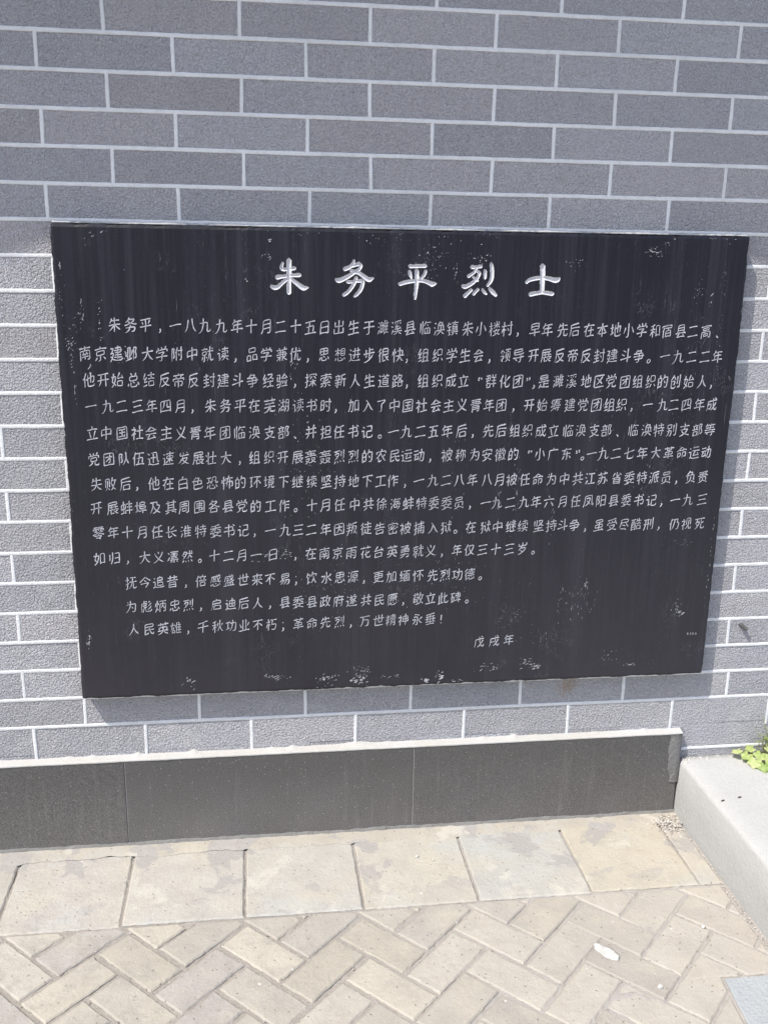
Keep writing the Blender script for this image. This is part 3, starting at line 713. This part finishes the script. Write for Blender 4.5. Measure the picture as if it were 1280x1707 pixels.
# tiny mason's mark, too small to read: four worn cut marks
MARK = [(1.3822,0.4859),(1.3888,0.4856),(1.3948,0.4854),(1.4014,0.4852)]
bm = bmesh.new()
for i, (x, z) in enumerate(MARK):
    for q, (dx, dz, w_, h_) in enumerate([(0, .0016, .0034, .0007), (0, -.0002, .0028, .0006), (0, -.002, .0036, .0007), ((-.001, .0008, 0, .0012)[i], 0, .0008, .0044)]):
        y = -P - .0004 - q * .00004
        bm.faces.new([bm.verts.new(p) for p in ((x + dx - w_ / 2, y, z + dz - h_ / 2), (x + dx + w_ / 2, y, z + dz - h_ / 2), (x + dx + w_ / 2, y, z + dz + h_ / 2), (x + dx - w_ / 2, y, z + dz + h_ / 2))])
from_bm('mason_mark', bm, M_scuff, tab)
# scuffs, scratches and chalky chips in the black paint
SCUFFS = [(1.2236,1.3473,0.0366,0.0177,26,0.0061,-8,5),(1.2486,1.3598,0.0171,0.0101,8,0.00488,0,4),(0.1036,1.3647,0.0122,0.0063,4,0.00488,20,4),(0.0805,1.3543,0.0244,0.0177,8,0.00488,50,5),(0.0219,1.2973,0.0037,0.038,8,0.00732,85,5),(0.0563,1.2006,0.0098,0.0633,14,0.00854,75,5),(0.09,1.1892,0.0073,0.0759,16,0.00488,45,3),(0.0296,1.1243,0.0122,0.0506,14,0.0061,60,5),(0.0346,1.0587,0.0037,0.0633,9,0.00854,85,5),(0.0654,1.1042,0.0073,0.0253,6,0.00732,70,4),(0.4253,1.3514,0.0061,0.0063,3,0.00732,0,1.5),(0.419,1.3226,0.0195,0.0177,8,0.00732,50,5),(0.3792,1.2793,0.0061,0.0063,3,0.00366,0,1.5),(0.1428,1.2934,0.0037,0.0038,2,0.00366,0,1.5),(0.7571,1.3256,0.0488,0.0759,60,0.00305,80,2),(0.8013,1.3026,0.0146,0.038,14,0.00488,70,4),(0.8502,1.327,0.0488,0.0253,24,0.00305,0,1.5),(1.0535,1.3182,0.0488,0.0253,20,0.00244,0,1.5),(1.3546,1.2484,0.0073,0.0228,6,0.00854,68,5),(1.3244,1.2667,0.0171,0.0253,10,0.00366,60,3),(1.3251,1.2853,0.0244,0.0759,14,0.00305,80,3),(0.4646,1.1048,0.0049,0.0278,6,0.00732,85,4),(0.4944,0.919,0.0976,0.2025,150,0.0022,80,1.6),(0.5588,0.6233,0.1463,0.1772,120,0.00195,80,1.6),(0.7715,0.6451,0.2195,0.1519,130,0.00195,80,1.6),(0.9135,0.8005,0.0098,0.0886,18,0.00732,88,9),(0.9535,0.8607,0.0122,0.1139,20,0.00732,88,9),(1.0361,0.7915,0.0073,0.1139,18,0.00732,88,9),(1.1105,0.5779,0.0732,0.081,70,0.00732,88,9),(1.1248,0.6136,0.0122,0.0177,8,0.00732,80,4),(1.3501,0.5482,0.0195,0.0456,26,0.00488,60,3),(1.3629,0.5374,0.0195,0.0101,10,0.00732,20,3),(1.3918,0.4568,0.0122,0.0076,5,0.00366,45,3),(1.3512,0.708,0.0366,0.0177,14,0.00366,30,3),(1.231,0.8568,0.0732,0.2025,50,0.0061,88,12),(1.3071,1.0696,0.0732,0.1519,36,0.0061,88,12),(1.1431,1.0048,0.0732,0.2278,46,0.0061,88,12),(0.8166,0.8891,0.0488,0.2532,40,0.0061,88,12),(1.3837,1.1216,0.0098,0.1519,26,0.00366,85,5),(1.38,1.2736,0.0122,0.1519,24,0.00366,85,4),(0.235,0.4118,0.0293,0.0228,16,0.00732,50,3.5),(0.431,0.4176,0.0537,0.0127,26,0.00732,25,3.5),(0.5394,0.41,0.0488,0.0253,30,0.00732,35,3),(0.6139,0.4023,0.0366,0.0177,22,0.00976,20,2.5),(0.6191,0.4256,0.0488,0.0203,30,0.00488,30,3),(0.6822,0.4067,0.0488,0.0127,16,0.0061,10,4),(0.768,0.3955,0.022,0.0127,12,0.00976,40,2.5),(0.7997,0.403,0.0244,0.0253,14,0.00976,35,2.5),(0.8351,0.3881,0.0366,0.0076,10,0.00732,5,4),(0.911,0.4206,0.0488,0.0152,22,0.00732,10,4),(1.0025,0.4272,0.0366,0.0228,30,0.00732,5,4),(1.0246,0.4158,0.0244,0.0101,10,0.00976,20,3),(1.2487,0.414,0.0366,0.0101,14,0.0061,10,4),(1.1887,0.4346,0.0366,0.038,16,0.00305,30,2),(0.9541,0.5396,0.0732,0.0759,40,0.00244,70,2),(1.027,0.4931,0.0366,0.0506,20,0.00488,85,5),(0.6141,0.3846,0.2439,0.0076,40,0.00488,3,4),(1.0336,0.3838,0.2439,0.0076,30,0.00488,-3,4),(0.0284,0.5163,0.0073,0.038,20,0.00488,80,2),(1.4161,0.6416,0.0049,0.2025,16,0.0061,85,5),(0.5082,1.3849,0.2439,0.0051,50,0.0061,2,6),(0.973,1.381,0.3659,0.0063,60,0.0061,2,6),(1.3484,1.376,0.1098,0.0063,30,0.0061,2,5),(0.6643,1.3649,0.3659,0.0253,40,0.00305,60,2),(1.3152,0.9907,0.0732,0.3797,50,0.00488,88,10),(1.0648,0.5649,0.0098,0.0759,14,0.0061,88,8),(0.0165,1.2348,0.0171,0.0759,20,0.00244,60,2),(0.038,1.183,0.0122,0.038,14,0.00305,40,3),(0.0337,1.1514,0.0317,0.0278,16,0.0061,50,6),(0.1356,1.1329,0.0317,0.0278,22,0.00488,80,1.6),(0.4497,0.7005,0.022,0.0203,18,0.00488,10,2),(0.4098,0.6988,0.0122,0.0152,8,0.00488,60,2),(0.3879,0.6899,0.0244,0.0038,4,0.00732,8,5),(0.4732,1.1121,0.0098,0.0177,6,0.0061,70,4)]
bm = bmesh.new(); rnd = random.Random(3)
for cx, cz, w_, h_, n_, sz, ang, asp in SCUFFS:
    for i in range(n_):
        x = cx + rnd.gauss(0, .3) * w_; z = cz + rnd.gauss(0, .3) * h_
        if not (TX0 + .004 < x < TX1 - .004 and TZ0 + .004 < z < TZ1 - .004): continue
        s = sz * rnd.uniform(.3, 1.1) * (1.5 if rnd.random() < .1 else 1); a = math.radians(ang + rnd.gauss(0, 14)); wd = s / asp * rnd.uniform(.6, 1.2)
        k = rnd.randrange(5, 9); bend = rnd.uniform(-.3, .3) * wd; y = -P - .0005 - .0002 * rnd.random()
        pts = []
        for q in range(k):
            t = 2 * math.pi * (q + rnd.uniform(-.3, .3)) / k; rr = rnd.uniform(.55, 1.1)
            lx, lz = math.cos(t) * s / 2 * rr, math.sin(t) * wd / 2 * rr + bend * math.cos(t) ** 2
            pts.append(bm.verts.new((x + lx * math.cos(a) - lz * math.sin(a), y, z + lx * math.sin(a) + lz * math.cos(a))))
        try: bm.faces.new(pts)
        except ValueError: pass
from_bm('paint_scuffs', bm, M_scuff, tab)
# ragged mortar bead squeezed out along the top edge and a thin one under the bottom edge
def bead(name, zc, h, mat, yb, seed, x0, x1):
    vs, fs = [], []; n_ = 400
    for i in range(n_ + 1):
        x = x0 + (x1 - x0) * i / n_
        a = h * (.55 + .5 * n2(x * 14, seed) + .35 * n2(x * 60, seed + 1)); a = max(.0012, a); yy = yb * (.8 + .35 * n2(x * 20, seed + 2) + .25 * n2(x * 90, seed + 3))
        for y, z in ((.0, zc + a), (-yy * .7, zc + a * .7), (-yy, zc), (-yy * .8, zc - a * .5), (0, zc - a * .6)): vs.append((x, y, z))
    for i in range(n_):
        for j in range(4):
            b = i * 5 + j; fs.append((b, b + 1, b + 6, b + 5))
    return from_py(name, vs, fs, mat, tab, True)
bead('mortar_bead', TZ1 + .0022, .006, mat_mortar('bead_mortar', (.36, .36, .37), .8), .030, 3, TX0 + .002, TX1 - .002)
bead('mortar_bead', TZ0 - .001, .005, M_cemd, .022, 13, TX0 + .004, TX1 - .004)

# ---------------------------------------------------------------- concrete step at the right
bm = bmesh.new()
def step_pt(t, x, z): return (x + .0018 * n2(t * 9, z * 30) + .0012 * n2(t * 40, z * 90), t, z)
prev = None
for i in range(91):
    y = -.0 - 1.8 * i / 90
    e = .0025 * n2(y * 12, 3) + .0018 * n2(y * 45, 4)
    sec = [(1.4035, -.02), (1.4045, .06), (1.4070 + e * .3, .133 + e * .3), (1.4100 + e * .5, .1395 + e * .4), (1.4155 + e * .3, .1428 + e * .2), (1.45, .1435), (1.55, .1440 + .0008 * n2(y * 6, 1)), (1.75, .1445), (2.4, .146), (3.4, .147), (3.4, -.02)]
    cur = [bm.verts.new(step_pt(y, x, z)) for x, z in sec]
    if prev:
        for j in range(len(sec) - 1): bm.faces.new((prev[j], prev[j + 1], cur[j + 1], cur[j]))
    else: bm.faces.new(cur)
    prev = cur
bm.faces.new(prev[::-1]); bmesh.ops.recalc_face_normals(bm, faces=bm.faces)
step = from_bm('concrete_step', bm, M_step, None, True)
tag(step, 'pale grey concrete step with worn edge at the right end of the plinth', 'step')

# bluish slab let into the pavers at the lower right
b = slab_bm([(1.264, -.5745), (1.387, -.573), (1.387, -.95), (1.231, -.95)], .0005, .03, .002)
cs = from_bm('concrete_slab', b, M_blue); tag(cs, 'flat pale bluish concrete slab let into the herringbone pavers beside the step', 'slab')

# ---------------------------------------------------------------- small things
def rock(name, x, y, z, sx, sy, sz, mat, seed, label, cat, rot=0.):
    bm = bmesh.new(); bmesh.ops.create_icosphere(bm, subdivisions=3, radius=1)
    ca, sa = math.cos(rot), math.sin(rot)
    for v in bm.verts:
        k = 1 + .25 * n2(v.co.x * 1.5 + seed, v.co.y * 1.5, v.co.z * 1.5) + .1 * n2(v.co.x * 5 + seed, v.co.y * 5, v.co.z * 5)
        px_, py_, pz_ = v.co.x * k * sx, v.co.y * k * sy, max(v.co.z * k, -.5) * sz
        v.co = Vector((x + px_ * ca - py_ * sa, y + px_ * sa + py_ * ca, z + pz_ + sz * .5))
    o = from_bm(name, bm, mat, None, True); tag(o, label, cat); return o
rock('plaster_chip', 1.0625, -.478, -.0005, .029, .0135, .0016, M_white, 7.7, 'flat white plaster chip lying on the herringbone pavers', 'plaster chip', -.92)
rock('pebble', 1.131, -.583, .0, .0055, .0045, .004, M_white, 5.1, 'small white pebble on the pavers in front of the plaster chip', 'pebble', .3)
rock('pebble', 1.2885, -.430, .0, .0045, .0035, .003, M_white, 8.4, 'small white pebble on a paver joint nearest the bluish concrete slab', 'pebble', .9)
rock('pebble', .739, -.1317, .001, .004, .003, .0025, M_white, 3.7, 'tiny white pebble on the yellowish square slab below the plinth joint', 'pebble', .2)
M_seed = mat_plain('dark_pellet', (.05, .045, .04))
rock('seed', 1.4277, -.1992, .1425, .0055, .0022, .002, M_seed, 1.1, 'small dark seed on the concrete step nearer its worn edge', 'seed', .4)
rock('seed', 1.4722, -.1912, .1435, .005, .0022, .002, M_seed, 4.4, 'small dark seed on the concrete step farther from its worn edge', 'seed', .2)
# crumbs of mortar and grit swept into the corner
rubble_bm = bmesh.new(); cols = []
rnd = random.Random(12)
def crumb(x, y, z, s, c):
    n0 = len(rubble_bm.faces)
    r = bmesh.ops.create_icosphere(rubble_bm, subdivisions=1, radius=s)
    R_ = Matrix.Rotation(rnd.uniform(0, 6.28), 3, 'Z'); ax_ = rnd.uniform(.4, 1); az_ = rnd.uniform(.25, .6)
    for v in r['verts']:
        p = R_ @ Vector((v.co.x * (1 + rnd.uniform(-.25, .25)), v.co.y * ax_ * (1 + rnd.uniform(-.25, .25)), v.co.z * az_)); v.co = Vector((x, y, z)) + p
    cols.extend([c] * (len(rubble_bm.faces) - n0))
greys = [(.45, .43, .4), (.36, .33, .3), (.3, .27, .24), (.5, .48, .46), (.25, .22, .19), (.42, .37, .33)]
for i in range(300):
    x = 1.372 + rnd.gauss(0, .022); y = -.078 + rnd.gauss(0, .022)
    if x > 1.399 or y > -.033: continue
    crumb(x, y, .002 + .010 * max(0, 1 - math.hypot(x - 1.385, y + .06) / .05), rnd.choice((.0012, .0016, .0022, .0032)), rnd.choice(greys))
for i in range(420):                                                       # along the foot of the step
    y = -.09 - .55 * rnd.random(); x = 1.399 - abs(rnd.gauss(0, .009))
    crumb(x, y, -.0005, rnd.choice((.0009, .0013, .0018)), rnd.choice(greys))
for i in range(2600):                                                      # grit caught in the paver joints
    u = rnd.uniform(-1.0, 1.2); v = rnd.uniform(-1.5, .2); a = round((u + .055) / .0832); b = round((v + .643) / .0845)
    if rnd.random() < .5: u = -.055 + a * .0832 + rnd.gauss(0, .0026)
    else: v = -.643 + b * .0845 + rnd.gauss(0, .0026)
    x, y = uv(u, v)
    if -.2 < x < 1.385 and -.8 < y < -.3 and rnd.random() < 1.15 - .6 * x: crumb(x, y, -.0022, rnd.choice((.0008, .0012, .0016, .0022)), rnd.choice(greys[1:3] + greys[4:]))
for i in range(70):                                                        # on the step, at the wall
    x = 1.415 + .2 * rnd.random() ** 1.5; y = -.004 - abs(rnd.gauss(0, .008))
    crumb(x, y, .1440, rnd.choice((.0012, .002, .003)), rnd.choice(greys[:1] + greys[3:4]))
for i in range(420):                                                       # scattered grit over the paving
    x = rnd.uniform(-.2, 1.39); y = rnd.uniform(-.75, -.06)
    crumb(x, y, .0005, rnd.choice((.0007, .0009, .0012, .0018)), rnd.choice(greys))
for i in range(14):
    crumb(rnd.uniform(1.45, 1.6), rnd.uniform(-.2, -.03), .1445, rnd.choice((.001, .0015, .0022)), rnd.choice(greys[:1] + greys[3:4]))
me = bpy.data.meshes.new('rubble'); rubble_bm.to_mesh(me); rubble_bm.free(); set_tint(me, cols)
k = NT('crumbs'); o = link('rubble', me, k.done(k.attr('tint')['Color'], .9)); tag(o, 'loose crumbs of mortar and grit scattered on the paving and swept into the corner by the step', 'rubble', kind='stuff')

# ribbed plug stub sticking out of the wall, with its shadow falling down to the right
bm = bmesh.new(); A = Vector((1.529, .002, .4900)); B = Vector((1.5425, -.0125, .4795)); ax_ = (B - A).normalized()
sid = ax_.cross(Vector((0, 0, 1))).normalized(); up = sid.cross(ax_); rings = []
N = 26
for i in range(N + 1):
    t = i / N; r = .0042 * (1 - .2 * t) + .0011 * (1 if i % 4 < 2 else 0)
    if i == N: r = .0026
    rings.append([bm.verts.new(A + (B - A) * t + (sid * math.cos(q) + up * math.sin(q)) * r) for q in [2 * math.pi * s / 12 for s in range(12)]])
for i in range(N):
    for j in range(12): bm.faces.new((rings[i][j], rings[i][(j + 1) % 12], rings[i + 1][(j + 1) % 12], rings[i + 1][j]))
bm.faces.new(rings[-1]); bmesh.ops.recalc_face_normals(bm, faces=bm.faces)
wp = from_bm('wall_plug', bm, mat_plain('plug_plastic', (.09, .09, .09), .2, .6)); tag(wp, 'small dark ribbed wall plug sticking out of a brick to the right of the tablet', 'wall plug')

# ---------------------------------------------------------------- weed and dry grass on the step
weed = tag(empty('weed', (1.60, -.035, .144)), 'small bright green weed with lobed leaves growing on the concrete step against the wall', 'plant')
M_leafs = [mat_leaf('weed_leaf_a', (.42, .48, .19), (.3, .39, .12)), mat_leaf('weed_leaf_b', (.33, .42, .14), (.2, .3, .07)), mat_leaf('weed_leaf_c', (.5, .53, .26), (.38, .45, .17))]
def leaf_bm(R_, seed):
    bm = bmesh.new(); rn = random.Random(seed); ringN = 30; rows_ = 5; vs = []
    c = bm.verts.new((0, 0, 0)); prev = None
    for k in range(1, rows_ + 1):
        cur = []
        for i in range(ringN):
            th = 2 * math.pi * i / ringN
            lob = 1 - .32 * abs(math.sin(2.5 * (th - math.pi / 2))) ** .7 - .45 * max(0, math.cos(th + math.pi / 2)) ** 6
            lob *= 1 + .06 * math.sin(th * 15 + seed)
            r = R_ * lob * k / rows_
            x, y = r * math.cos(th), r * math.sin(th)
            z = -.22 * r * r / R_ + .06 * R_ * math.cos(2.5 * 2 * (th - math.pi / 2)) * (k / rows_) + .1 * R_ * n2(x / R_ * 2 + seed, y / R_ * 2) * (k / rows_)
            cur.append(bm.verts.new((x, y, z)))
        for i in range(ringN):
            j = (i + 1) % ringN
            if prev: bm.faces.new((prev[i], cur[i], cur[j], prev[j]))
            else: bm.faces.new((c, cur[i], cur[j]))
        prev = cur
    return bm
rn = random.Random(5)
root = Vector((1.608, -.03, .145))
spots = [(1.549, -.022, .166, .014), (1.566, -.040, .163, .015), (1.574, -.066, .158, .016), (1.588, -.085, .156, .014), (1.592, -.055, .170, .015), (1.585, -.02, .170, .013), (1.603, -.100, .153, .013), (1.612, -.075, .168, .017), (1.620, -.045, .180, .016), (1.638, -.085, .160, .016), (1.632, -.02, .185, .017), (1.655, -.05, .175, .018), (1.660, -.09, .156, .015), (1.605, -.02, .187, .012), (1.646, -.11, .15, .013), (1.675, -.03, .19, .018), (1.62, -.115, .151, .011), (1.622, -.03, .225, .013), (1.612, -.025, .205, .012), (1.626, -.05, .25, .012), (1.64, -.045, .215, .015), (1.575, -.045, .152, .011)]
stems = bmesh.new()
for i, (x, y, z, R_) in enumerate(spots):
    R_ *= 1.3; bm = leaf_bm(R_, i * 3.7 + 1)
    d = Vector((x, y, z)) - root
    th = math.atan2(d.y, d.x) - math.pi / 2
    Mx = Matrix.Translation((x, y, z)) @ Matrix.Rotation(th + rn.uniform(-.4, .4), 4, 'Z') @ Matrix.Rotation(rn.uniform(-.75, -.15), 4, 'X') @ Matrix.Rotation(rn.uniform(-.3, .3), 4, 'Y')
    bm.transform(Mx)
    from_bm('leaf', bm, M_leafs[rn.randrange(3)], weed, True)
    a = root + Vector((rn.uniform(-.006, .006), rn.uniform(-.006, .006), 0)); c = Vector((x, y, z)); mid = (a + c) / 2 + Vector((0, 0, .012)); pr = None
    for s in range(7):
        t = s / 6; p = a * (1 - t) ** 2 + mid * 2 * t * (1 - t) + c * t * t
        cur = [stems.verts.new(p + Vector((math.cos(q), .3 * math.sin(q), math.sin(q))) * .0009) for q in (0, 1.57, 3.14, 4.71)]
        if pr:
            for q in range(4): stems.faces.new((pr[q], pr[(q + 1) % 4], cur[(q + 1) % 4], cur[q]))
        pr = cur
from_bm('stem', stems, mat_leaf('weed_stem', (.2, .26, .08), (.24, .2, .1)), weed, True)
tuft = tag(empty('grass_tuft', (1.625, -.02, .144)), 'thin straw coloured grass blades rising beside the green weed against the wall', 'grass')
M_straw = mat_leaf('straw', (.42, .42, .26), (.3, .34, .15))
for i, (tip, w_) in enumerate([((1.569, -.035, .2505), .0022), ((1.593, -.02, .278), .0022), ((1.66, -.03, .29), .002), ((1.63, -.06, .262), .0018), ((1.70, -.05, .24), .002)]):
    bm = bmesh.new(); a = Vector((1.632 + .006 * i % .02, -.02, .144)); c = Vector(tip); mid = (a + c) / 2 + Vector((.004, 0, .022 if i else .006)); pr = None
    for s in range(11):
        t = s / 10; p = a * (1 - t) ** 2 + mid * 2 * t * (1 - t) + c * t * t; h = w_ * (1 - t ** 2 * .92) / 2
        cur = [bm.verts.new(p + Vector((-h, 0, -h * .3))), bm.verts.new(p + Vector((0, .0006, 0))), bm.verts.new(p + Vector((h, 0, h * .3)))]
        if pr:
            for q in range(2): bm.faces.new((pr[q], pr[q + 1], cur[q + 1], cur[q]))
        pr = cur
    from_bm('blade', bm, M_straw, tuft, True)
